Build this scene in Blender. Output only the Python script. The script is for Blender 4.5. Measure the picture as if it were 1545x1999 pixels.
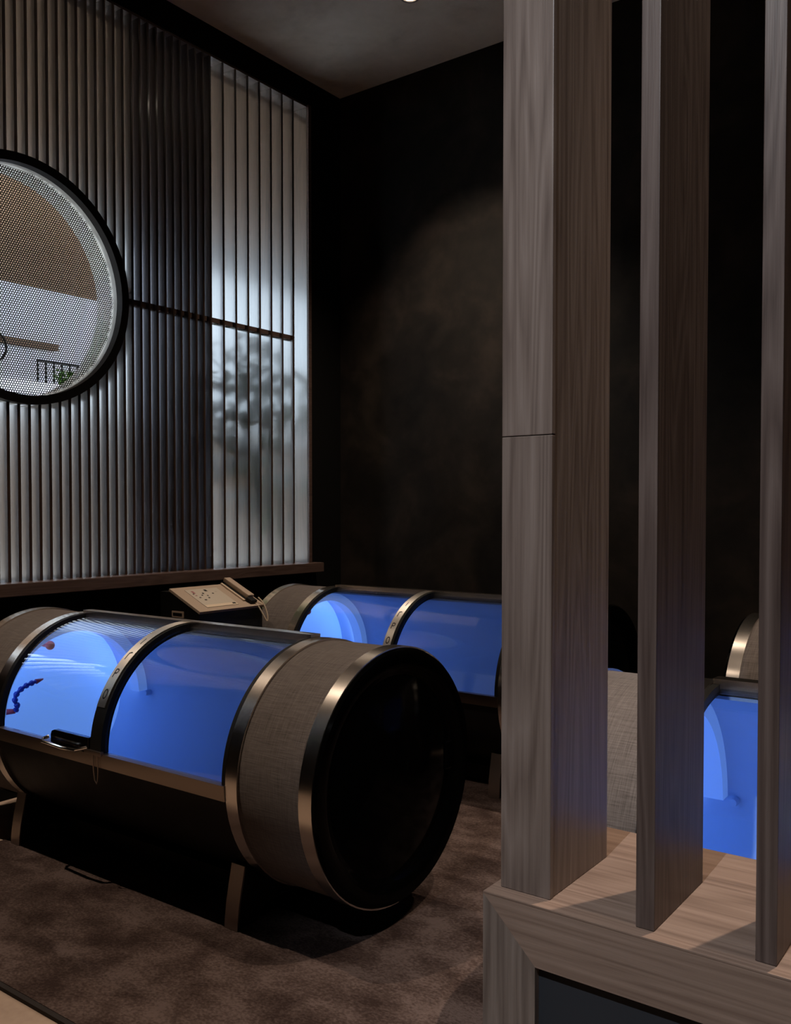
import bpy, bmesh, math, random
from math import sin, cos, pi, radians
from mathutils import Vector, Matrix

random.seed(7)
S = bpy.context.scene
for o in list(bpy.data.objects):
    bpy.data.objects.remove(o, do_unlink=True)
C = S.collection

# ------------------------------------------------------------------ camera
FPX = 1768.0
PITCH = radians(1.5)
cam_d = bpy.data.cameras.new('camera')
cam = bpy.data.objects.new('camera', cam_d)
C.objects.link(cam)
cam.location = (0, 0, 1.5)
cam.rotation_euler = (pi / 2 - PITCH, 0, radians(36.5))
cam_d.sensor_fit = 'HORIZONTAL'
cam_d.sensor_width = 36.0
cam_d.lens = 36.0 * FPX / 1545.0
cam_d.shift_y = (998 + FPX * math.tan(PITCH) - 999.5) / 1545.0
cam_d.clip_start = 0.02
S.camera = cam

# ------------------------------------------------------------------ world, exposure
S.view_settings.view_transform = 'Standard'
S.view_settings.look = 'None'
S.view_settings.gamma = 1
S.view_settings.use_curve_mapping = False
S.view_settings.exposure = 0.0
W = bpy.data.worlds.new('world')
S.world = W
W.use_nodes = True
bg = W.node_tree.nodes['Background']
bg.inputs[0].default_value = (0.74, 0.87, 1.0, 1)
bg.inputs[1].default_value = 10.0
sun_d = bpy.data.lights.new('sun', 'SUN')
sun_d.energy = 20.0
sun_d.color = (1.0, 0.90, 0.76)
sun_d.angle = radians(1.0)
sun = bpy.data.objects.new('sun', sun_d)
C.objects.link(sun)
sun.location = (-12, -6, 14)
sun.rotation_euler = Vector((0.62, 0.55, -1.15)).to_track_quat('-Z', 'Y').to_euler()
S.cycles.use_denoising = True
S.cycles.use_adaptive_sampling = True
S.cycles.adaptive_threshold = 0.03
S.cycles.max_bounces = 7
S.cycles.diffuse_bounces = 4
S.cycles.glossy_bounces = 4
S.cycles.transparent_max_bounces = 16
S.cycles.caustics_reflective = False
S.cycles.caustics_refractive = False

SPOT_POD = 360.0       # downlights above the pods
SPOT_FILL = 580.0     # added unseen fill spot that brightens the fronts of the timber divider
LED = 4.4             # blue strip inside the pods


# ------------------------------------------------------------------ helpers
def link(o, parent=None):
    C.objects.link(o)
    if parent is not None:
        o.parent = parent
    return o


def obj(name, bm, m, parent=None, smooth=False, bevel=0.0):
    bmesh.ops.recalc_face_normals(bm, faces=bm.faces[:])
    me = bpy.data.meshes.new(name)
    if bevel:
        bmesh.ops.bevel(bm, geom=bm.edges[:], offset=bevel, segments=2, affect='EDGES', profile=0.6)
    bm.to_mesh(me)
    bm.free()
    if m is not None:
        me.materials.append(m)
    if smooth:
        me.polygons.foreach_set('use_smooth', [True] * len(me.polygons))
        try:
            me.set_sharp_from_angle(angle=radians(35))
        except Exception:
            pass
    return link(bpy.data.objects.new(name, me), parent)


def tag(o, label, cat, group=None):
    o['label'] = label
    o['category'] = cat
    if group:
        o['group'] = group
    return o


def thing(name, label, cat, loc=(0, 0, 0), group=None):
    o = bpy.data.objects.new(name, None)
    link(o)
    o.location = loc
    o.empty_display_size = 0.1
    return tag(o, label, cat, group)


def struct(name, bm, m, bevel=0.0):
    o = obj(name, bm, m, None, bevel=bevel)
    o['kind'] = 'structure'
    return o


def box(x0, x1, y0, y1, z0, z1, bm=None):
    bm = bm or bmesh.new()
    vs = [bm.verts.new(p) for p in ((x0, y0, z0), (x1, y0, z0), (x1, y1, z0), (x0, y1, z0),
                                    (x0, y0, z1), (x1, y0, z1), (x1, y1, z1), (x0, y1, z1))]
    for f in ((0, 3, 2, 1), (4, 5, 6, 7), (0, 1, 5, 4), (1, 2, 6, 5), (2, 3, 7, 6), (3, 0, 4, 7)):
        bm.faces.new([vs[i] for i in f])
    return bm


def prism(poly, axis, a, b, bm=None):
    """closed polygon (2D list) pushed along an axis from a to b"""
    bm = bm or bmesh.new()
    def P(p, t):
        return {'x': (t, p[0], p[1]), 'y': (p[0], t, p[1]), 'z': (p[0], p[1], t)}[axis]
    A = [bm.verts.new(P(p, a)) for p in poly]
    B = [bm.verts.new(P(p, b)) for p in poly]
    n = len(poly)
    bm.faces.new(A)
    bm.faces.new(B[::-1])
    for i in range(n):
        j = (i + 1) % n
        bm.faces.new((A[j], A[i], B[i], B[j]))
    return bm


ZC = 0.55   # height of the pod axis


def arc(x0, x1, r0, r1, a0, a1, n=48, zc=ZC, bm=None):
    """solid shell about the x axis; angle 0 = towards the camera (-y), 90 = up"""
    bm = bm or bmesh.new()
    full = abs(a1 - a0) > 359.9
    m = n if full else n + 1
    rings = []
    for i in range(m):
        t = radians(a0 + (a1 - a0) * i / n)
        c, s = -cos(t), sin(t)
        rings.append([bm.verts.new((x, r * c, zc + r * s)) for x, r in ((x0, r0), (x1, r0), (x1, r1), (x0, r1))])
    for i in range(n):
        A, B = rings[i], rings[(i + 1) % m]
        for k in range(4):
            l = (k + 1) % 4
            bm.faces.new((A[k], A[l], B[l], B[k]))
    if not full:
        bm.faces.new(rings[0][::-1])
        bm.faces.new(rings[-1])
    return bm


def lathe_x(prof, n=64, zc=ZC, bm=None):
    """profile of (x, r) turned about the x axis; r=0 closes"""
    bm = bm or bmesh.new()
    rings = []
    for x, r in prof:
        if r == 0:
            rings.append([bm.verts.new((x, 0, zc))])
        else:
            rings.append([bm.verts.new((x, -r * cos(2 * pi * i / n), zc + r * sin(2 * pi * i / n))) for i in range(n)])
    for A, B in zip(rings[:-1], rings[1:]):
        for i in range(n):
            j = (i + 1) % n
            if len(A) == 1:
                bm.faces.new((A[0], B[j], B[i]))
            elif len(B) == 1:
                bm.faces.new((A[i], A[j], B[0]))
            else:
                bm.faces.new((A[i], A[j], B[j], B[i]))
    return bm


def tube(pts, r, n=10, closed=False, bm=None, radii=None):
    bm = bm or bmesh.new()
    pts = [Vector(p) for p in pts]
    N = len(pts)
    rings = []
    up = Vector((0, 0, 1))
    prev = None
    for i, p in enumerate(pts):
        if closed:
            d = pts[(i + 1) % N] - pts[i - 1]
        else:
            d = pts[min(i + 1, N - 1)] - pts[max(i - 1, 0)]
        d.normalize()
        if prev is None:
            a = d.cross(up)
            if a.length < 1e-3:
                a = d.cross(Vector((1, 0, 0)))
        else:
            a = prev - d * prev.dot(d)
        a.normalize()
        prev = a
        b = d.cross(a)
        rr = radii[i] if radii else r
        rings.append([bm.verts.new(p + (a * cos(2 * pi * k / n) + b * sin(2 * pi * k / n)) * rr) for k in range(n)])
    last = N if closed else N - 1
    for i in range(last):
        A, B = rings[i], rings[(i + 1) % N]
        for k in range(n):
            l = (k + 1) % n
            bm.faces.new((A[k], A[l], B[l], B[k]))
    if not closed:
        bm.faces.new(rings[0][::-1])
        bm.faces.new(rings[-1])
    return bm


def copy_tree(o, parent=None):
    c = o.copy()
    C.objects.link(c)
    c.parent = parent
    for ch in [x for x in bpy.data.objects if x.parent is o]:
        copy_tree(ch, c)
    return c


# ------------------------------------------------------------------ materials
MATS = {}


def mat(name):
    m = bpy.data.materials.new(name)
    m.use_nodes = True
    MATS[name] = m
    nt = m.node_tree
    return m, nt, nt.nodes['Principled BSDF'], nt.nodes.new, nt.links.new


def plain(name, col, rough=0.5, metal=0.0, spec=0.5, coat=0.0):
    m, nt, b, N, L = mat(name)
    b.inputs['Base Color'].default_value = (*col, 1)
    b.inputs['Roughness'].default_value = rough
    b.inputs['Metallic'].default_value = metal
    b.inputs['Specular IOR Level'].default_value = spec
    b.inputs['Coat Weight'].default_value = coat
    b.inputs['Coat Roughness'].default_value = 0.1
    # slight procedural variation so nothing is perfectly even
    tc = N('ShaderNodeTexCoord')
    no = N('ShaderNodeTexNoise')
    no.inputs['Scale'].default_value = 14
    no.inputs['Detail'].default_value = 4
    L(tc.outputs['Object'], no.inputs['Vector'])
    mr = N('ShaderNodeMapRange')
    mr.inputs[3].default_value = max(0.02, rough * 0.85)
    mr.inputs[4].default_value = min(1, rough * 1.15)
    L(no.outputs[0], mr.inputs[0])
    L(mr.outputs[0], b.inputs['Roughness'])
    return m


def ramp(N, stops):
    r = N('ShaderNodeValToRGB')
    e = r.color_ramp.elements
    e[0].position, e[0].color = stops[0][0], (*stops[0][1], 1)
    e[1].position, e[1].color = stops[-1][0], (*stops[-1][1], 1)
    for p, c in stops[1:-1]:
        x = e.new(p)
        x.color = (*c, 1)
    return r


def wood(name, dark, mid, light, axis='z', rough=0.42, spec=0.4, coat=0.0, fig=1.0):
    """straight to cathedral grain running along an axis"""
    m, nt, b, N, L = mat(name)
    tc = N('ShaderNodeTexCoord')
    oi = N('ShaderNodeObjectInfo')
    off = N('ShaderNodeVectorMath'); off.operation = 'SCALE'
    off.inputs[0].default_value = (7.3, 5.1, 9.7)
    L(oi.outputs['Random'], off.inputs['Scale'])
    add = N('ShaderNodeVectorMath'); add.operation = 'ADD'
    L(tc.outputs['Object'], add.inputs[0])
    L(off.outputs[0], add.inputs[1])
    def mp(k, along):
        q = N('ShaderNodeMapping')
        s = [k, k, k]
        s['xyz'.index(axis)] = along
        q.inputs['Scale'].default_value = s
        L(add.outputs[0], q.inputs['Vector'])
        return q
    # cathedral figure: bands from a slowly drifting field
    q1 = mp(9.0 * fig, 0.55)
    n1 = N('ShaderNodeTexNoise'); n1.inputs['Scale'].default_value = 1.0; n1.inputs['Detail'].default_value = 2.0
    n1.inputs['Distortion'].default_value = 0.6
    L(q1.outputs[0], n1.inputs['Vector'])
    mu = N('ShaderNodeMath'); mu.operation = 'MULTIPLY'; mu.inputs[1].default_value = 15.0
    L(n1.outputs[0], mu.inputs[0])
    fr = N('ShaderNodeMath'); fr.operation = 'PINGPONG'; fr.inputs[1].default_value = 0.5
    L(mu.outputs[0], fr.inputs[0])
    # fine pores and streaks
    q2 = mp(110.0, 2.2)
    n2 = N('ShaderNodeTexNoise'); n2.inputs['Scale'].default_value = 1.0; n2.inputs['Detail'].default_value = 10.0
    L(q2.outputs[0], n2.inputs['Vector'])
    q3 = mp(420.0, 14.0)
    n3 = N('ShaderNodeTexNoise'); n3.inputs['Scale'].default_value = 1.0; n3.inputs['Detail'].default_value = 3.0
    L(q3.outputs[0], n3.inputs['Vector'])
    a1 = N('ShaderNodeMath'); a1.operation = 'MULTIPLY'; a1.inputs[1].default_value = 0.5
    L(fr.outputs[0], a1.inputs[0])
    a2 = N('ShaderNodeMath'); a2.operation = 'MULTIPLY_ADD'; a2.inputs[1].default_value = 0.75
    L(n2.outputs[0], a2.inputs[0]); L(a1.outputs[0], a2.inputs[2])
    a3 = N('ShaderNodeMath'); a3.operation = 'MULTIPLY_ADD'; a3.inputs[1].default_value = 0.22
    L(n3.outputs[0], a3.inputs[0]); L(a2.outputs[0], a3.inputs[2])
    r = ramp(N, [(0.30, dark), (0.6, mid), (0.92, light)])
    L(a3.outputs[0], r.inputs[0])
    L(r.outputs[0], b.inputs['Base Color'])
    b.inputs['Roughness'].default_value = rough
    b.inputs['Specular IOR Level'].default_value = spec
    b.inputs['Coat Weight'].default_value = coat
    b.inputs['Coat Roughness'].default_value = 0.13
    bu = N('ShaderNodeBump'); bu.inputs['Strength'].default_value = 0.12; bu.inputs['Distance'].default_value = 0.002
    L(n3.outputs[0], bu.inputs['Height'])
    L(bu.outputs[0], b.inputs['Normal'])
    return m


def mottled(name, c0, c1, c2, scale=2.0, rough=0.8, fine=60.0, bump=0.1, spec=0.3, stretch=(1, 1, 1), dist=0.004, stops=(0.42, 0.64, 0.9), grain=0.3, twist=0.7):
    m, nt, b, N, L = mat(name)
    tc = N('ShaderNodeTexCoord')
    q = N('ShaderNodeMapping'); q.inputs['Scale'].default_value = stretch
    L(tc.outputs['Object'], q.inputs['Vector'])
    n1 = N('ShaderNodeTexNoise'); n1.inputs['Scale'].default_value = scale; n1.inputs['Detail'].default_value = 5
    n1.inputs['Distortion'].default_value = twist
    L(q.outputs[0], n1.inputs['Vector'])
    n2 = N('ShaderNodeTexNoise'); n2.inputs['Scale'].default_value = fine; n2.inputs['Detail'].default_value = 3
    L(q.outputs[0], n2.inputs['Vector'])
    a = N('ShaderNodeMath'); a.operation = 'MULTIPLY_ADD'; a.inputs[1].default_value = grain
    L(n2.outputs[0], a.inputs[0]); L(n1.outputs[0], a.inputs[2])
    r = ramp(N, [(stops[0], c0), (stops[1], c1), (stops[2], c2)])
    L(a.outputs[0], r.inputs[0])
    L(r.outputs[0], b.inputs['Base Color'])
    b.inputs['Roughness'].default_value = rough
    b.inputs['Specular IOR Level'].default_value = spec
    bu = N('ShaderNodeBump'); bu.inputs['Strength'].default_value = bump; bu.inputs['Distance'].default_value = dist
    L(n2.outputs[0], bu.inputs['Height'])
    L(bu.outputs[0], b.inputs['Normal'])
    return m


def emis(name, col, k):
    m, nt, b, N, L = mat(name)
    b.inputs['Base Color'].default_value = (*col, 1)
    b.inputs['Emission Color'].default_value = (*col, 1)
    b.inputs['Emission Strength'].default_value = k
    return m


def clear(name, tint, ior=1.45, rough=0.004):
    """clear sheet: straight-through transmission plus Fresnel reflection"""
    m, nt, b, N, L = mat(name)
    nt.nodes.remove(b)
    out = nt.nodes['Material Output']
    t = N('ShaderNodeBsdfTransparent'); t.inputs[0].default_value = (*tint, 1)
    g = N('ShaderNodeBsdfGlossy'); g.inputs['Roughness'].default_value = rough
    g.inputs[0].default_value = (1, 1, 1, 1)
    lw = N('ShaderNodeLayerWeight'); lw.inputs[0].default_value = 0.5
    pw = N('ShaderNodeMath'); pw.operation = 'POWER'; pw.inputs[1].default_value = 5.0
    L(lw.outputs['Facing'], pw.inputs[0])
    f0 = ((ior - 1) / (ior + 1)) ** 2
    f = N('ShaderNodeMath'); f.operation = 'MULTIPLY_ADD'; f.inputs[1].default_value = 1 - f0; f.inputs[2].default_value = f0
    L(pw.outputs[0], f.inputs[0])
    mx = N('ShaderNodeMixShader')
    L(f.outputs[0], mx.inputs[0]); L(t.outputs[0], mx.inputs[1]); L(g.outputs[0], mx.inputs[2])
    L(mx.outputs[0], out.inputs[0])
    return m


def brushed(name, col, rough=0.28):
    m, nt, b, N, L = mat(name)
    b.inputs['Base Color'].default_value = (*col, 1)
    b.inputs['Metallic'].default_value = 1
    b.inputs['Anisotropic'].default_value = 0.7
    b.inputs['Anisotropic Rotation'].default_value = 0.25
    tg = N('ShaderNodeTangent'); tg.direction_type = 'RADIAL'; tg.axis = 'X'
    L(tg.outputs[0], b.inputs['Tangent'])
    tc = N('ShaderNodeTexCoord')
    q = N('ShaderNodeMapping'); q.inputs['Scale'].default_value = (700, 6, 6)
    L(tc.outputs['Object'], q.inputs['Vector'])
    n = N('ShaderNodeTexNoise'); n.inputs['Scale'].default_value = 1; n.inputs['Detail'].default_value = 4
    L(q.outputs[0], n.inputs['Vector'])
    mr = N('ShaderNodeMapRange'); mr.inputs[3].default_value = rough * 0.9; mr.inputs[4].default_value = rough * 1.1
    L(n.outputs[0], mr.inputs[0]); L(mr.outputs[0], b.inputs['Roughness'])
    return m


def weave(name, a, c, rough=0.85):
    """woven cloth on the drums: crossed yarns running along the axis and around it"""
    m, nt, b, N, L = mat(name)
    tc = N('ShaderNodeTexCoord')
    def yarn(sc):
        q = N('ShaderNodeMapping'); q.inputs['Scale'].default_value = sc
        L(tc.outputs['Object'], q.inputs['Vector'])
        n = N('ShaderNodeTexNoise'); n.inputs['Scale'].default_value = 1; n.inputs['Detail'].default_value = 3
        L(q.outputs[0], n.inputs['Vector'])
        return n
    n1 = yarn((500, 14, 14))
    n2 = yarn((14, 380, 380))
    n3 = yarn((5, 5, 5))
    s = N('ShaderNodeMath'); s.operation = 'ADD'
    L(n1.outputs[0], s.inputs[0]); L(n2.outputs[0], s.inputs[1])
    s2 = N('ShaderNodeMath'); s2.operation = 'MULTIPLY_ADD'; s2.inputs[1].default_value = 0.25
    L(n3.outputs[0], s2.inputs[0]); L(s.outputs[0], s2.inputs[2])
    r = ramp(N, [(0.75, a), (1.5, c)])
    mr = N('ShaderNodeMapRange'); mr.inputs[1].default_value = 0.75; mr.inputs[2].default_value = 1.5
    L(s2.outputs[0], mr.inputs[0])
    r = ramp(N, [(0.0, a), (1.0, c)])
    L(mr.outputs[0], r.inputs[0])
    L(r.outputs[0], b.inputs['Base Color'])
    b.inputs['Roughness'].default_value = rough
    b.inputs['Specular IOR Level'].default_value = 0.2
    b.inputs['Sheen Weight'].default_value = 0.15
    bu = N('ShaderNodeBump'); bu.inputs['Strength'].default_value = 0.35; bu.inputs['Distance'].default_value = 0.002
    L(s.outputs[0], bu.inputs['Height']); L(bu.outputs[0], b.inputs['Normal'])
    return m


M_POST = wood('walnut_upright', (0.085, 0.058, 0.047), (0.155, 0.113, 0.094), (0.225, 0.172, 0.147), 'z', rough=0.38)
M_FIN = wood('dark_walnut', (0.042, 0.026, 0.021), (0.085, 0.058, 0.049), (0.135, 0.098, 0.084), 'z', rough=0.42, spec=0.3)
M_SILL = wood('walnut_board', (0.128, 0.082, 0.062), (0.205, 0.138, 0.106), (0.27, 0.188, 0.148), 'x', fig=0.7)
M_STILE = wood('walnut_stile', (0.085, 0.060, 0.050), (0.16, 0.122, 0.102), (0.22, 0.172, 0.147), 'z', fig=0.8)
M_SLAT = wood('slat_timber', (0.020, 0.0105, 0.006), (0.044, 0.025, 0.016), (0.075, 0.046, 0.031), 'z', rough=0.3, spec=0.9, coat=1.0)
M_LEDGE = wood('ledge_timber', (0.05, 0.03, 0.025), (0.085, 0.053, 0.044), (0.12, 0.078, 0.065), 'y')
M_CARPET = mottled('carpet_pile', (0.034, 0.021, 0.018), (0.068, 0.046, 0.040), (0.118, 0.085, 0.077), 6.5, 0.95, 120, 0.8, 0.1, (0.75, 1.0, 1), 0.008, (0.62, 0.79, 0.96), 0.6, 0.3)
M_BIND = plain('rug_edge', (0.015, 0.010, 0.009), 0.9)
M_FLOOR = mottled('pale_floor', (0.36, 0.26, 0.20), (0.44, 0.33, 0.26), (0.50, 0.39, 0.31), 3, 0.55, 40, 0.05)
M_PLASTER = mottled('dark_plaster', (0.005, 0.0043, 0.0037), (0.0135, 0.0108, 0.0088), (0.031, 0.0235, 0.0185), 2.6, 0.62, 14, 0.05, 0.2)
M_BLACKWALL = plain('black_paint', (0.0035, 0.0032, 0.003), 0.8, spec=0.1)
M_CEIL = mottled('ceiling_plaster', (0.58, 0.50, 0.41), (0.70, 0.61, 0.51), (0.78, 0.69, 0.59), 2.5, 0.8, 20, 0.05)
M_FABRIC = weave('grey_woven_cloth', (0.058, 0.047, 0.043), (0.168, 0.141, 0.130))
M_STEEL = brushed('brushed_steel', (0.76, 0.70, 0.64), 0.25)
M_STRIP = brushed('arch_strip_steel', (0.72, 0.68, 0.63), 0.42)
M_LEG = plain('leg_steel', (0.42, 0.36, 0.32), 0.38, 1.0)
M_RAIL = brushed('rail_metal', (0.33, 0.27, 0.23), 0.35)
M_BLACK = plain('satin_black', (0.006, 0.006, 0.006), 0.5, spec=0.25)
M_GLOSS = plain('gloss_black', (0.0012, 0.0012, 0.0012), 0.1, spec=0.03)
M_LATCH = plain('latch_black', (0.003, 0.003, 0.003), 0.18, spec=0.4)
M_CHROME = plain('chrome', (0.8, 0.78, 0.75), 0.12, 1.0)
M_LINER = plain('pod_lining', (0.46, 0.61, 0.91), 0.55, spec=0.3)  # white lining; the blue of the LED light is put into its colour
M_COVE = emis('cove_added_glow', (0.26, 0.48, 0.95), 0.30)  # slight emission added so the cove face looks lit
M_DISH = emis('end_plate_added_glow', (0.28, 0.54, 1.0), 0.40)  # white end plate; emission stands in for strip light falling on it
M_LED = emis('led_strip', (0.46, 0.67, 1.0), LED)
M_GLASS = clear('acrylic', (0.90, 0.94, 0.98), 1.6, 0.004)
M_BLUE = plain('blue_plastic', (0.012, 0.03, 0.30), 0.35)
M_RED = plain('red_plastic', (0.50, 0.03, 0.04), 0.4)
M_INK = plain('black_letter', (0.006, 0.006, 0.007), 0.5)
M_BEIGE = plain('beige_plastic', (0.38, 0.29, 0.22), 0.5)
M_PANEL = plain('grey_panel_print', (0.46, 0.40, 0.33), 0.5)
M_PRINT = plain('print_cream', (0.62, 0.50, 0.37), 0.5)
M_PINK = plain('print_red', (0.30, 0.12, 0.12), 0.5)
M_FRAME = plain('black_window_ring', (0.006, 0.005, 0.005), 0.6, spec=0.15)
M_REVEAL = plain('grey_reveal', (0.42, 0.44, 0.43), 0.6)
M_MESH = plain('perforated_metal', (0.010, 0.009, 0.008), 0.6, 0.0, 0.2)
M_PANE = clear('tinted_pane', (0.70, 0.71, 0.71), 1.45)
M_PANE3 = clear('dimming_pane', (0.55, 0.55, 0.58), 1.45)  # unseen dark sheet added to dim the daylight on these slats
M_PANE2 = clear('clear_pane', (0.93, 0.95, 0.96), 1.45)
M_NAVY = plain('inset_panel', (0.024, 0.026, 0.031), 0.6, spec=0.2)
M_LAMP = emis('lamp_face', (1.0, 0.86, 0.70), 12.0)
M_TRIMW = plain('lamp_trim', (0.25, 0.22, 0.2), 0.5)
M_SOFFIT = plain('tan_soffit', (0.27, 0.17, 0.10), 0.8)
M_WHITE = plain('white_render', (0.62, 0.60, 0.62), 0.8)
M_BROWN = plain('brown_beam', (0.16, 0.10, 0.06), 0.7)
M_PAVE = mottled('outdoor_paving', (0.4, 0.4, 0.4), (0.5, 0.5, 0.5), (0.6, 0.6, 0.6), 2, 0.8, 20)
M_LEAF = mottled('leaf', (0.03, 0.075, 0.012), (0.07, 0.16, 0.025), (0.14, 0.26, 0.05), 8, 0.45, 40, 0.05)
M_BARK = plain('bark', (0.05, 0.035, 0.022), 0.8)

# ------------------------------------------------------------------ room shell
XL, XR, YF, YB, HC = -4.40, 2.60, -2.60, 5.25, 4.575
SL0, SL1 = 1.50, 4.915          # slatted opening, along y
SZ0, SZ1 = 1.13, 4.40           # and in height
T = 0.22
struct('floor', box(XL - T, XR + T, YF - T, YB + T, -0.12, 0), M_FLOOR)
struct('ceiling', box(XL - T, XR + T, YF - T, YB + T, HC, HC + 0.15), M_CEIL)
struct('wall_back', box(XL - T, XR + T, YB, YB + T, 0, HC), M_PLASTER)
struct('wall_right', box(XR, XR + T, YF, YB, 0, HC), M_PLASTER)
struct('wall_front', box(XL - T, XR + T, YF - T, YF, 0, HC), M_PLASTER)
wl = bpy.data.objects.new('wall_left', None)
link(wl)
wl['kind'] = 'structure'
obj('wall_base', box(XL - T, XL, YF, YB, 0, SZ0 - 0.07), M_BLACKWALL, wl)
obj('wall_header', box(XL - T, XL, YF, YB, SZ1, HC), M_BLACKWALL, wl)
obj('wall_pier', box(XL - T, XL, SL1, YB, SZ0 - 0.07, SZ1), M_BLACKWALL, wl)
obj('wall_panel', box(XL - T, XL, YF, SL0, SZ0 - 0.07, SZ1), M_BLACKWALL, wl)
struct('trim_1', box(XL - T, XL + 0.09, SL0 - 0.05, 4.955, SZ0 - 0.068, SZ0), M_LEDGE, bevel=0.004)

# ------------------------------------------------------------------ slatted screen with round window
scr = thing('slatted_screen', 'tall screen of vertical timber slats around the round perforated window', 'screen', (XL, SL0, SZ0))
inv = Matrix.Translation(Vector((-XL, -SL0, -SZ0)))
CY, CZ, RO, RI = 2.672, 2.705, 0.645, 0.598
DEP = 0.11
TH = 0.017


def add_slat(y):
    """slat whose far face is at y; split where the ring passes"""
    segs = [(SZ0, SZ1 - 0.002)]
    d = abs(y - TH / 2 - CY)
    if d < RO:
        h = math.sqrt(RO * RO - d * d)
        segs = [(SZ0, CZ - h), (CZ + h, SZ1 - 0.002)]
    for a, b_ in segs:
        if b_ - a < 0.02:
            continue
        bm = box(-DEP - 0.005, -0.005, y - TH - SL0, y - SL0, a - SZ0, b_ - SZ0)
        bmesh.ops.bevel(bm, geom=[e for e in bm.edges if abs(e.verts[0].co.z - e.verts[1].co.z) > 0.1], offset=0.003, segments=2, affect='EDGES')
        obj('slat', bm, M_SLAT, scr, smooth=True)


P1, P2 = 0.0605, 0.1096
YSPLIT = 3.985
y = YSPLIT
while y > SL0 + 0.03:
    add_slat(y)
    y -= P1
y = YSPLIT + P2
while y < SL1 - 0.06:
    add_slat(y)
    y += P2
obj('jamb_face', box(-0.0045, 0.012, SL1 - 0.03 - SL0, SL1 - SL0, 0, SZ1 - SZ0), M_LEDGE, scr, bevel=0.002)
obj('jamb', box(-DEP - 0.02, -0.005, SL1 - 0.03 - SL0, SL1 - SL0, 0, SZ1 - SZ0), M_SLAT, scr, bevel=0.002)
obj('transom', box(-DEP + 0.02, -0.03, CY + RO - 0.01 - SL0, 4.745 - SL0, 2.715 - SZ0, 2.745 - SZ0), M_LEDGE, scr)
obj('head_rail', box(-DEP - 0.02, -0.004, 0, SL1 - 0.032 - SL0, SZ1 - 0.015 - SZ0, SZ1 - 0.0005 - SZ0), M_LEDGE, scr)

w2 = bpy.data.objects.new('window_2', None); link(w2); w2['kind'] = 'structure'
GX = XL - DEP - 0.03


def pane_with_hole():
    """tinted sheet from SL0 to YSPLIT with the round opening left out"""
    bm = bmesh.new()
    n = 64
    y0, y1, z0, z1 = SL0, 3.36, SZ0, SZ1
    inner, outer = [], []
    for i in range(n):
        a = 2 * pi * i / n
        c, s = cos(a), sin(a)
        inner.append(bm.verts.new((GX, CY + (RO - 0.02) * c, CZ + (RO - 0.02) * s)))
        t = min(((y1 - CY) / c if c > 1e-6 else (y0 - CY) / c if c < -1e-6 else 1e9),
                ((z1 - CZ) / s if s > 1e-6 else (z0 - CZ) / s if s < -1e-6 else 1e9))
        outer.append(bm.verts.new((GX, CY + t * c, CZ + t * s)))
    for i in range(n):
        j = (i + 1) % n
        bm.faces.new((inner[i], inner[j], outer[j], outer[i]))
    # fill the four corners
    for cyy, czz in ((y0, z0), (y1, z0), (y1, z1), (y0, z1)):
        k = min(range(n), key=lambda i: (outer[i].co.y - cyy) ** 2 + (outer[i].co.z - czz) ** 2)
        v = bm.verts.new((GX, cyy, czz))
        for a, b_ in ((k - 1, k), (k, (k + 1) % n)):
            try:
                bm.faces.new((outer[a], outer[b_], v))
            except ValueError:
                pass
    return bm


obj('pane', pane_with_hole(), M_PANE, w2)
obj('pane', box(GX - 0.004, GX + 0.004, 3.362, YSPLIT - 0.012, SZ0, SZ1), M_PANE3, w2)
obj('pane', box(GX - 0.004, GX + 0.004, YSPLIT - 0.01, SL1 - 0.02, SZ0, SZ1), M_PANE2, w2)

w1 = bpy.data.objects.new('window_1', None); link(w1); w1['kind'] = 'structure'
w1.location = (XL, CY, CZ)


def ring_x(x0, x1, r0, r1, n=96):
    return arc(x0, x1, r0, r1, 0, 360, n, 0.0)


obj('ring_frame', ring_x(-0.02, 0.03, RI, RO), M_FRAME, w1, smooth=True)
obj('reveal', ring_x(-0.21, -0.021, RI + 0.002, RO - 0.012), M_REVEAL, w1, smooth=True)


def perforated(R, p=0.0138, hole=0.0049, x=0.0):
    """thin dark sheet with a hexagonal field of round holes"""
    bm = bmesh.new()
    hx = p / math.sqrt(3)
    cache = {}
    def corner(yy, zz):
        k = (round(yy * 1e5 / 3), round(zz * 1e5 / 3))
        for dy in (-1, 0, 1):
            for dz in (-1, 0, 1):
                if (k[0] + dy, k[1] + dz) in cache:
                    return cache[(k[0] + dy, k[1] + dz)]
        v = bm.verts.new((x, yy, zz)); cache[k] = v
        return v
    rows = int(R / (p * math.sqrt(3) / 2)) + 1
    for r in range(-rows, rows + 1):
        zc = r * p * math.sqrt(3) / 2
        cols = int(R / p) + 1
        for c in range(-cols, cols + 1):
            yc = c * p + (p / 2 if r % 2 else 0)
            if math.hypot(yc, zc) > R - p * 0.5:
                continue
            o6 = [corner(yc + hx * sin(pi / 3 * k), zc + hx * cos(pi / 3 * k)) for k in range(6)]
            i6 = [bm.verts.new((x, yc + hole * sin(pi / 3 * k), zc + hole * cos(pi / 3 * k))) for k in range(6)]
            for k in range(6):
                l = (k + 1) % 6
                bm.faces.new((o6[k], o6[l], i6[l], i6[k]))
    return bm


ps = obj('perforated_sheet', perforated(RI + 0.004), M_MESH, w1)
ps.location.x = -0.06
ps['kind'] = 'stuff'

# ------------------------------------------------------------------ beyond the window
def outside(name, bm, m):
    o = obj(name, bm, m)
    o['kind'] = 'structure'
    return o


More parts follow.
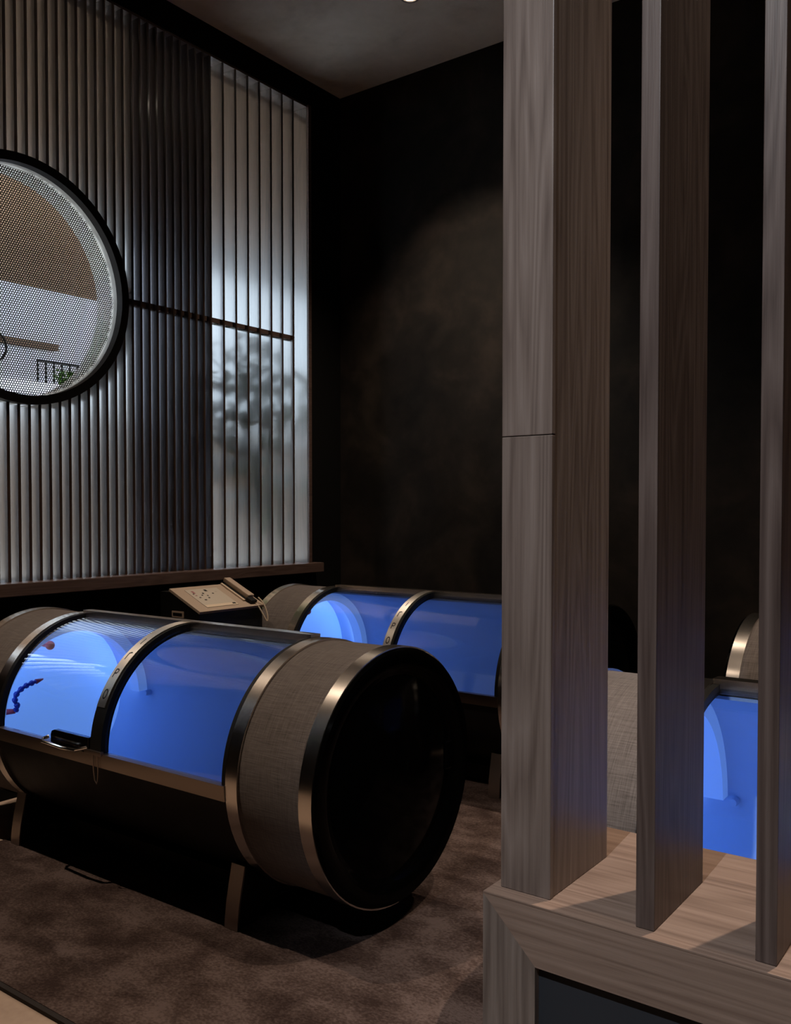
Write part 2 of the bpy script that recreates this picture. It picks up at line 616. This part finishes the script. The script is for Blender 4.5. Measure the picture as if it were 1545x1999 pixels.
outside('ground_outside', box(-18, XL - T - 0.01, -14, 16, -0.15, 0.0), M_PAVE)
outside('soffit_outside', prism([(XL - T - 0.01, -12), (XL - T - 0.01, 16), (-16.5, 16), (-16.5, 1.0), (-8.4, 1.0), (-8.4, -12)], 'z', 4.72, 4.9), M_SOFFIT)  # arm along the wall is an added unseen overhang that cuts the sky
outside('wall_outside', box(-9.7, -9.4, 1.2, 16, 0, 2.75), M_WHITE)
outside('sky_cut_strip', box(-8.45, -8.35, -12, 0.99, 4.42, 4.719), M_BROWN)  # unseen strip added at the overhang edge to cut off more sky
outside('horizon_block_far', box(-17.9, -17.6, -14, 1.0, 0, 3.7), M_BROWN)  # unseen block added to hide the bright horizon reflected low in the slats
outside('horizon_block_end', box(-17.6, XL - T - 0.01, -14, -13.7, 0, 3.7), M_BROWN)  # unseen block added to close off the horizon on this side
outside('terrace_outside', box(-16.5, -8.7, 1.2, 16, 2.75, 2.86), M_WHITE)
outside('wall_terrace', box(-12.2, -12.0, 1.2, 16, 2.86, 4.72), M_WHITE)
bt = obj('terrace_beam', box(-11.99, -11.85, 6.9, 7.75, 3.84, 3.93), M_BROWN)
bt['kind'] = 'structure'
rl = thing('railing', 'dark metal railing seen low through the round perforated window', 'railing', (-9.1, 5.68, 2.86))
obj('top_rail', box(-0.012, 0.012, 0, 3.0, 0.29, 0.31), M_FRAME, rl)
obj('bottom_rail', box(-0.012, 0.012, 0, 3.0, 0.04, 0.055), M_FRAME, rl)
bar0 = None
for i in range(30):
    if bar0 is None:
        bar0 = obj('baluster', box(-0.007, 0.007, -0.007, 0.007, 0.0, 0.30), M_FRAME, rl)
        bar0.location.y = 0.01
    else:
        b2 = bar0.copy(); C.objects.link(b2); b2.parent = rl; b2.location.y = 0.01 + i * 0.1
hp = thing('metal_hoop', 'thin dark hoop at the left edge beyond the perforated sheet', 'hoop', (-9.1, 5.16, 2.86))
obj('hoop_ring', tube([(0, 0.165 * cos(2 * pi * k / 40), 0.38 + 0.165 * sin(2 * pi * k / 40)) for k in range(40)], 0.012, 8, closed=True), M_FRAME, hp, smooth=True)
obj('hoop_stem', box(-0.012, 0.012, -0.012, 0.012, 0.0, 0.21), M_FRAME, hp)


def foliage(n, rx, ry, rz, size, seed):
    rng = random.Random(seed)
    bm = bmesh.new()
    for _ in range(n):
        while True:
            p = Vector((rng.uniform(-1, 1), rng.uniform(-1, 1), rng.uniform(-1, 1)))
            if p.length < 1:
                break
        p = Vector((p.x * rx, p.y * ry, p.z * rz))
        rot = Matrix.Rotation(rng.uniform(0, 2 * pi), 4, 'Z') @ Matrix.Rotation(rng.uniform(-1.2, 0.6), 4, 'X')
        s = size * rng.uniform(0.6, 1.2)
        q = [(-.25, .3, .05), (0, 0, 0), (.25, .3, .05), (.2, .75, .02), (0, 1.1, -.08), (-.2, .75, .02)]
        vs = [bm.verts.new(rot @ (Vector(v) * s) + p) for v in q]
        for a, b_, c_, d_ in ((0, 1, 2, 3), (0, 3, 4, 5)):
            bm.faces.new((vs[a], vs[b_], vs[c_], vs[d_]))
    return bm


def shrub(name, label, loc, n, rx, ry, rz, size, h, seed):
    t = thing(name, label, 'plant', loc)
    f = obj('foliage', foliage(n, rx, ry, rz, size, seed), M_LEAF, t)
    f.location.z = h
    f['kind'] = 'stuff'
    obj('stem', tube([(0, 0, 0), (0.02, 0.01, h * 0.5), (0, 0, h)], 0.02), M_BARK, t)
    return t


shrub('terrace_shrub', 'bright green shrub by the railing beyond the round window', (-8.86, 5.98, 2.86), 320, 0.06, 0.26, 0.10, 0.055, 0.10, 3)
shrub('window_shrub', 'dark leafy plant outside whose shape blots the bright timber slats', (-4.98, 3.95, 0.0), 105, 0.18, 0.26, 0.78, 0.28, 2.12, 11)

# ------------------------------------------------------------------ rug
rug = thing('rug', 'brown mottled carpet lying under the pods', 'rug', (0, 0, 0))
poly = [(-3.84, 1.53), (-0.76, 1.53), (-0.76, 1.64), (2.3, 1.64), (2.3, 5.0), (-3.84, 5.0)]
obj('pile', prism(poly, 'z', 0.001, 0.014), M_CARPET, rug)
obj('edge_binding', box(-3.845, -0.755, 1.512, 1.529, 0.0005, 0.013), M_BIND, rug)
ZF = 0.0145

# ------------------------------------------------------------------ pods
def build_pod(loc):
    t = thing('hyperbaric_pod', '', 'pod', loc)
    K = dict(parent=t, smooth=True)
    for x0, x1 in ((-1.055, -0.775), (0.775, 1.055)):
        obj('fabric_sleeve', arc(x0, x1, 0.424, 0.449, 0, 360, 72), M_FABRIC, **K)
    for x0, x1 in ((-1.11, -1.055), (-0.775, -0.72), (0.72, 0.775), (1.055, 1.11)):
        obj('band', arc(x0, x1, 0.424, 0.457, 0, 360, 72), M_STEEL, **K)
    # opaque shell behind and below the windows
    obj('shell', arc(-0.72, 0.72, 0.426, 0.444, 92, 354, 60), M_BLACK, **K)
    lin = obj('lining', arc(-1.03, 0.96, 0.414, 0.4235, 88, 357, 60), M_LINER, **K)
    for x0, x1 in ((-1.03, -0.775), (0.775, 0.96)):
        obj('lining_end', arc(x0, x1, 0.414, 0.4235, -3, 88, 24), M_LINER, parent=lin, smooth=True)
    # dished ends inside
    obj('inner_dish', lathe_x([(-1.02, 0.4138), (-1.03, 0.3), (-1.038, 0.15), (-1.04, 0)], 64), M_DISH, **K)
    obj('inner_dish', lathe_x([(0.955, 0.4138), (0.965, 0.3), (0.975, 0.15), (0.978, 0)], 64), M_LINER, **K)
    # half-round light cove at the foot end and its strip
    cove = obj('light_cove', arc(-0.87, -0.80, 0.362, 0.4135, 2, 178, 48), M_COVE, **K)
    obj('led_strip', arc(-0.878, -0.8702, 0.372, 0.408, 4, 176, 36), M_LED, parent=cove)
    # clear windows
    for x0, x1 in ((-0.718, -0.036), (0.036, 0.718)):
        obj('window_pane', arc(x0, x1, 0.436, 0.444, 0.5, 87.5, 40), M_GLASS, **K)
    # rails along the window edges
    obj('front_rail', arc(-0.718, 0.718, 0.428, 0.462, -6.5, 0.2, 3), M_RAIL, **K)
    obj('top_rail', arc(-0.718, 0.718, 0.428, 0.470, 87.8, 94.5, 3), M_STEEL, **K)
    # side frames just inside the bands and the middle arch
    for x0, x1 in ((-0.7195, -0.700), (0.700, 0.7195)):
        obj('side_frame', arc(x0, x1, 0.4265, 0.4545, 0.3, 87.7, 30), M_BLACK, **K)
    arch = obj('middle_arch', arc(-0.034, 0.034, 0.426, 0.462, 0.3, 92, 30), M_BLACK, **K)
    obj('arch_strip', arc(-0.031, 0.019, 0.4622, 0.4655, 22, 91, 30), M_STRIP, parent=arch, smooth=True)
    # letters on the arch
    strokes = {
        'I': [[(0, -1), (0, 1)]],
        'r': [[(-.5, -1), (-.5, 1)], [(-.5, .62), (-.1, .98), (.6, 1)]],
        'P': [[(-.6, -1), (-.6, 1)], [(-.6, 1), (.2, 1), (.6, .75), (.62, .4), (.3, .05), (-.6, 0)]],
        'O': [[(.7 * sin(2 * pi * k / 16), cos(2 * pi * k / 16)) for k in range(17)]],
    }
    for ch, ang in (('I', 61.0), ('r', 50.0), ('P', 39.5), ('O', 28.5)):
        bm = bmesh.new()
        R = 0.4662
        for st in strokes[ch]:
            pv = None
            n = len(st)
            for i, (u, v) in enumerate(st):
                a = Vector(st[max(i - 1, 0)]); b_ = Vector(st[min(i + 1, n - 1)])
                d = (b_ - a).normalized()
                nn = Vector((-d.y, d.x)) * 0.17
                row = []
                for sgn in (-1, 1):
                    uu, vv = u + nn.x * sgn, v + nn.y * sgn
                    th = radians(ang) + vv * 0.0185 / R
                    row.append(bm.verts.new((-0.006 + uu * 0.0145, -R * cos(th), ZC + R * sin(th))))
                if pv:
                    bm.faces.new((pv[0], pv[1], row[1], row[0]))
                pv = row
        bmesh.ops.remove_doubles(bm, verts=bm.verts[:], dist=0.0008)
        obj('letter', bm, M_INK, arch)
    # end caps: lip and recessed dish
    for s in (1, -1):
        cap = obj('end_cap', lathe_x([(s * 1.054, 0.4235), (s * 1.112, 0.452), (s * 1.124, 0.446), (s * 1.124, 0.40),
                                      (s * 1.105, 0.372), (s * 1.098, 0.355), (s * 1.125, 0.25), (s * 1.14, 0.12), (s * 1.145, 0)], 72), M_GLOSS, **K)
        obj('hatch_hinge', box(s * 1.10, s * 1.118, 0.30, 0.345, ZC - 0.05, ZC + 0.06), M_GLOSS, cap, bevel=0.006)
    # saddle legs under the second and third bands
    for xc in (-0.745, 0.64):
        fr = [(-0.455 * cos(radians(a)), ZC - 0.455 * sin(radians(a))) for a in range(46, 135, 8)]
        side = [(-0.316, 0.223), (-0.322, 0.19), (-0.333, 0.14), (-0.343, 0.09), (-0.349, 0.04), (-0.352, 0.0)]
        prof = fr[::-1] + side + [(-0.28, 0.0), (-0.20, 0.05), (0.20, 0.05), (0.28, 0.0)] + [(-p[0], p[1]) for p in side[::-1]]
        leg = obj('saddle_leg', prism(prof, 'x', xc - 0.022, xc + 0.022), M_BLACK, t)
        for s in (-1, 1):
            pr = [(p[0] * -s, p[1]) for p in side] + [((p[0] - 0.007) * -s, p[1]) for p in side[::-1]]
            obj('leg_strip', prism(pr, 'x', xc - 0.033, xc + 0.033), M_LEG, leg, smooth=True)
    obj('under_filler', box(-1.0, 0.60, -0.17, 0.17, 0.02, 0.10), M_BLACK, t)  # black box added to keep the gap under the barrel dark
    # latch left of the arch, on the front rail
    lbm = prism([(-0.290, 0.546), (-0.290, 0.585), (-0.282, 0.600), (-0.265, 0.606), (-0.036, 0.606), (-0.036, 0.546)], 'y', -0.468, -0.446)
    la = obj('latch_housing', lbm, M_LATCH, t, bevel=0.003)
    la_y = -0.475
    obj('latch_bar', tube([(-0.31, la_y + 0.013, 0.572), (-0.318, la_y - 0.006, 0.566), (-0.30, la_y - 0.022, 0.560), (-0.16, la_y - 0.026, 0.556),
                           (-0.08, la_y - 0.020, 0.558), (-0.05, la_y + 0.012, 0.566)], 0.0075), M_CHROME, la, smooth=True)
    obj('latch_hinge', box(-0.06, 0.045, -0.472, -0.455, 0.545, 0.562), M_RAIL, la, bevel=0.003)
    obj('strap_loop', tube([(-0.008, -0.468, 0.545), (-0.008, -0.464, 0.48), (-0.004, -0.462, 0.445), (0.006, -0.460, 0.432),
                            (0.014, -0.462, 0.445), (0.020, -0.464, 0.48), (0.022, -0.468, 0.545)], 0.0024, 8), M_RAIL, la, smooth=True)
    # fittings on the inner dish: red valve and segmented hose
    vb = bmesh.new()
    bmesh.ops.create_uvsphere(vb, u_segments=16, v_segments=10, radius=0.022)
    val = obj('valve_knob', vb, M_RED, t, smooth=True)
    val.location = (-0.90, -0.076, 0.8435)
    obj('valve_stem', lathe_x([(-0.118, 0), (-0.118, 0.009), (-0.03, 0.012), (0.012, 0.012), (0.018, 0.007), (0.018, 0)], 16, 0), M_RED, val, smooth=True)
    kb = obj('drain_knob', lathe_x([(-0.02, 0), (-0.02, 0.013), (0.004, 0.015), (0.02, 0.012), (0.022, 0)], 18, 0), M_LINER, t, smooth=True)
    kb.rotation_euler = (0, 0, -pi / 2)
    kb.location = (-0.775, 0.40, 0.555)
    pts = [(-1.01, -0.345, 0.562), (-0.93, -0.285, 0.556), (-0.905, -0.255, 0.558), (-0.897, -0.247, 0.580), (-0.897, -0.262, 0.606),
           (-0.897, -0.258, 0.632), (-0.895, -0.238, 0.654), (-0.892, -0.213, 0.669), (-0.889, -0.188, 0.678), (-0.885, -0.162, 0.684)]
    hose = obj('nozzle_hose', tube(pts[:3], 0.012, 10, radii=[0.014, 0.014, 0.011]), M_RED, t, smooth=True)
    for i in range(2, len(pts) - 1):
        a, b_ = Vector(pts[i]), Vector(pts[i + 1])
        d = b_ - a
        q = [a + d * k for k in (-0.08, 0.1, 0.45, 0.6, 0.9, 1.05)]
        obj('hose_segment', tube(q, 0.012, 12, radii=[0.010, 0.0135, 0.0135, 0.0085, 0.0085, 0.010]), M_BLUE, hose, smooth=True)
    a, b_ = Vector(pts[-1]), Vector(pts[-1]) * 2 - Vector(pts[-2])
    obj('hose_nozzle', tube([a, a + (b_ - a) * 0.4, b_ + (b_ - a) * 0.35], 0.01, 12, radii=[0.0125, 0.010, 0.0035]), M_RED, hose, smooth=True)
    return t


G = 'hyperbaric pods in two rows'
pod = build_pod((-3.0, 2.565, ZF))
pod['group'] = G
pod['label'] = 'nearest blue-lit cylindrical pod with its black end turned to the open carpet'
for loc, lab in (((-3.0, 4.40, ZF), 'blue-lit cylindrical pod along the dark back wall, beside the beige console'),
                 ((-0.065, 2.565, ZF), 'blue-lit cylindrical pod close behind the timber uprights, only glimpsed between them'),
                 ((-0.065, 4.40, ZF), 'pod far behind the uprights, only a steel band and cloth sleeve showing')):
    c = copy_tree(pod)
    c.location = loc
    c['label'] = lab

# ------------------------------------------------------------------ console with handset
con = thing('control_console', 'beige sloping control console with a handset between the two pods by the wall', 'console', (-4.25, 3.43, ZF))
pX = [(0.0, 0.0), (0.335, 0.0), (0.335, 0.905), (0.085, 1.018), (0.0, 1.018)]
obj('body', prism(pX, 'y', 0.0, 0.50), M_BLACK, con, bevel=0.003)


def slope_box(u0, u1, y0, y1, h0, h1):
    """box lying on the sloping top: u runs down the slope"""
    o = Vector((0.085, 0, 1.022)); d = Vector((0.255, 0, -0.115)).normalized(); nrm = Vector((0.115, 0, 0.255)).normalized()
    bm = box(u0, u1, y0, y1, h0, h1)
    for v in bm.verts:
        v.co = o + d * v.co.x + Vector((0, v.co.y, 0)) + nrm * v.co.z
    return bm


top = obj('sloping_top', slope_box(-0.005, 0.285, -0.006, 0.506, 0.0, 0.016), M_BEIGE, con, bevel=0.002)
sheet = obj('key_sheet', slope_box(0.035, 0.25, 0.075, 0.32, 0.0165, 0.0185), M_PANEL, top)
obj('sheet_border', slope_box(0.222, 0.248, 0.078, 0.317, 0.0187, 0.0192), M_PRINT, sheet)
for u, v, w_, h_, m in ((0.055, 0.105, 0.030, 0.016, M_PINK), (0.048, 0.205, 0.022, 0.018, M_INK), (0.085, 0.095, 0.009, 0.01, M_INK), (0.105, 0.10, 0.009, 0.012, M_PINK),
                        (0.105, 0.145, 0.009, 0.01, M_INK), (0.13, 0.11, 0.009, 0.012, M_INK), (0.085, 0.165, 0.012, 0.012, M_INK),
                        (0.115, 0.18, 0.009, 0.01, M_INK), (0.14, 0.17, 0.009, 0.012, M_INK), (0.16, 0.125, 0.01, 0.016, M_INK),
                        (0.095, 0.235, 0.009, 0.012, M_INK), (0.075, 0.275, 0.01, 0.012, M_PANEL), (0.225, 0.285, 0.014, 0.024, M_INK)):
    obj('printed_mark', slope_box(u, u + w_, v, v + h_, 0.0194, 0.0198), m, sheet)
obj('cradle', slope_box(-0.004, 0.22, 0.385, 0.398, 0.0165, 0.026), M_PRINT, top, bevel=0.002)
obj('cradle_slot', slope_box(0.0, 0.24, 0.399, 0.415, 0.0165, 0.024), M_BLACK, top)
hs = slope_box(-0.02, 0.215, 0.417, 0.468, 0.024, 0.052)
obj('handset', hs, M_BEIGE, top, bevel=0.006)
obj('handset_rest', slope_box(0.214, 0.262, 0.405, 0.455, 0.0165, 0.040), M_BLACK, top, bevel=0.004)
pc = []
base = [Vector((0.30, 0.43, 0.955)), Vector((0.345, 0.45, 0.925)), Vector((0.375, 0.47, 0.86)), Vector((0.392, 0.485, 0.815)),
        Vector((0.388, 0.495, 0.855)), Vector((0.36, 0.488, 0.93)), Vector((0.325, 0.475, 0.965))]
for _ in range(2):
    nb = [base[0]]
    for p_, q_ in zip(base[:-1], base[1:]):
        nb += [p_ * 0.75 + q_ * 0.25, p_ * 0.25 + q_ * 0.75]
    base = nb + [base[-1]]
obj('cord', tube(base, 0.0045, 8), M_PRINT, top, smooth=True)
lb = obj('latch_plate', box(0.108, 0.21, -0.006, -0.0005, 0.874, 0.912), M_BEIGE, con, bevel=0.002)
obj('plate_inset', box(0.120, 0.198, -0.0075, -0.0062, 0.884, 0.902), M_BLACK, lb)

# ------------------------------------------------------------------ timber divider
DX0, DX1, DY0, DY1, DZ = -0.732, XR - 0.002, 1.222, 1.612, 0.90
par = thing('divider_parapet', 'walnut clad low parapet with mitred frame and dark inset panel', 'parapet', (DX0, DY0, 0))
LX = DX1 - DX0
LY = DY1 - DY0
FW, FT = 0.092, 0.035
obj('sill_board', box(0, LX, 0.0, LY, DZ - 0.0035, DZ), M_SILL, par, bevel=0.0008)
zt = DZ - 0.0036
obj('frame_stile', prism([(0, 0), (FW, 0), (FW, zt - FW), (0, zt)], 'y', 0.0005, FT), M_STILE, par)
obj('frame_rail', prism([(0.0004, zt), (FW + 0.0004, zt - FW), (LX, zt - FW), (LX, zt)], 'y', 0.0005, FT), M_SILL, par)
obj('inset_panel', box(FW + 0.0003, LX, 0.013, FT - 0.001, 0, zt - FW - 0.0003), M_NAVY, par)
obj('end_board', box(0.0005, 0.022, FT + 0.0005, LY, 0, zt), M_STILE, par)
obj('back_board', box(0.0225, LX, LY - 0.022, LY - 0.0005, 0, zt), M_STILE, par)

PY0, PY1, PTOP = 1.252, 1.470, HC - 0.001
p1 = thing('timber_post', 'thick walnut post at the free end of the divider, with a joint across its face', 'post', (-0.717, PY0, DZ), 'posts standing on the divider')
obj('core', box(0.001, 0.086, 0.012, PY1 - PY0, 0.0005, PTOP - DZ), M_POST, p1, bevel=0.0012)
jz = 0.717
obj('front_board', box(0, 0.087, 0, 0.0115, 0.0005, jz - 0.0006), M_POST, p1, bevel=0.0012)
obj('front_board', box(0, 0.087, 0, 0.0115, jz + 0.0006, PTOP - DZ), M_POST, p1, bevel=0.0012)
for k, lab in ((0, 'slim walnut fin next to the thick post on the divider'),
               (1, 'slim walnut fin at the right edge, second from the thick post'),
               (2, None), (3, None)):
    if lab is None:
        continue
    x = -0.490 + 0.166 * k
    f = obj('timber_fin', box(0, 0.0275, 0, 0.216, 0.0005, PTOP - DZ), M_FIN, None, bevel=0.0012)
    f.location = (x, 1.245, DZ)
    tag(f, lab, 'fin', 'posts standing on the divider')

# ------------------------------------------------------------------ ceiling lamps, plus one added fill spot
def downlight(x, y, label, power, aim=None, half=36, blend=1.0, col=(1.0, 0.80, 0.62), size=0.016):
    t = thing('downlight', label, 'lamp', (x, y, HC), 'recessed ceiling downlights')
    bm = bmesh.new()
    n = 32
    def ringz(r, z):
        return [bm.verts.new((r * cos(2 * pi * i / n), r * sin(2 * pi * i / n), z)) for i in range(n)]
    a, b_, c_, d_ = ringz(0.062, -0.0005), ringz(0.06, -0.006), ringz(0.046, -0.006), ringz(0.042, -0.0008)
    for A, B in ((a, b_), (b_, c_), (c_, d_)):
        for i in range(n):
            j = (i + 1) % n
            bm.faces.new((A[i], A[j], B[j], B[i]))
    obj('trim_ring', bm, M_TRIMW, t, smooth=True)
    bm = bmesh.new()
    bmesh.ops.create_circle(bm, cap_ends=True, radius=0.040, segments=28)
    ln = obj('lens', bm, M_LAMP, t)
    ln.location.z = -0.002
    d = bpy.data.lights.new('downlight_beam', 'SPOT')
    d.energy = power
    d.color = col
    d.spot_size = radians(half * 2)
    d.spot_blend = blend
    d.shadow_soft_size = size
    l = link(bpy.data.objects.new('downlight_beam', d), t)
    l.location = (0, 0, -0.03)
    if aim:
        l.rotation_euler = (Vector(aim) - Vector((x, y, HC - 0.03))).to_track_quat('-Z', 'Y').to_euler()
    return t


downlight(-3.2, 4.47, 'small round ceiling downlight above the pod by the back wall', SPOT_POD * 0.95, half=43)
downlight(-3.15, 1.25, 'small round ceiling downlight in front of the nearest pod', SPOT_POD * 0.95, half=47)
downlight(0.0, 2.40, 'small round ceiling downlight above the pod behind the divider', SPOT_POD * 1.5)
downlight(0.0, 4.47, 'small round ceiling downlight above the pod at the far right', SPOT_POD)
downlight(-0.35, -1.4, 'added unseen fill spot aimed at the thick post', SPOT_FILL, aim=(-0.1, 1.25, 1.5), half=23, blend=0.9, col=(0.88, 0.94, 1.0))  # unseen lamp added to light the post fronts
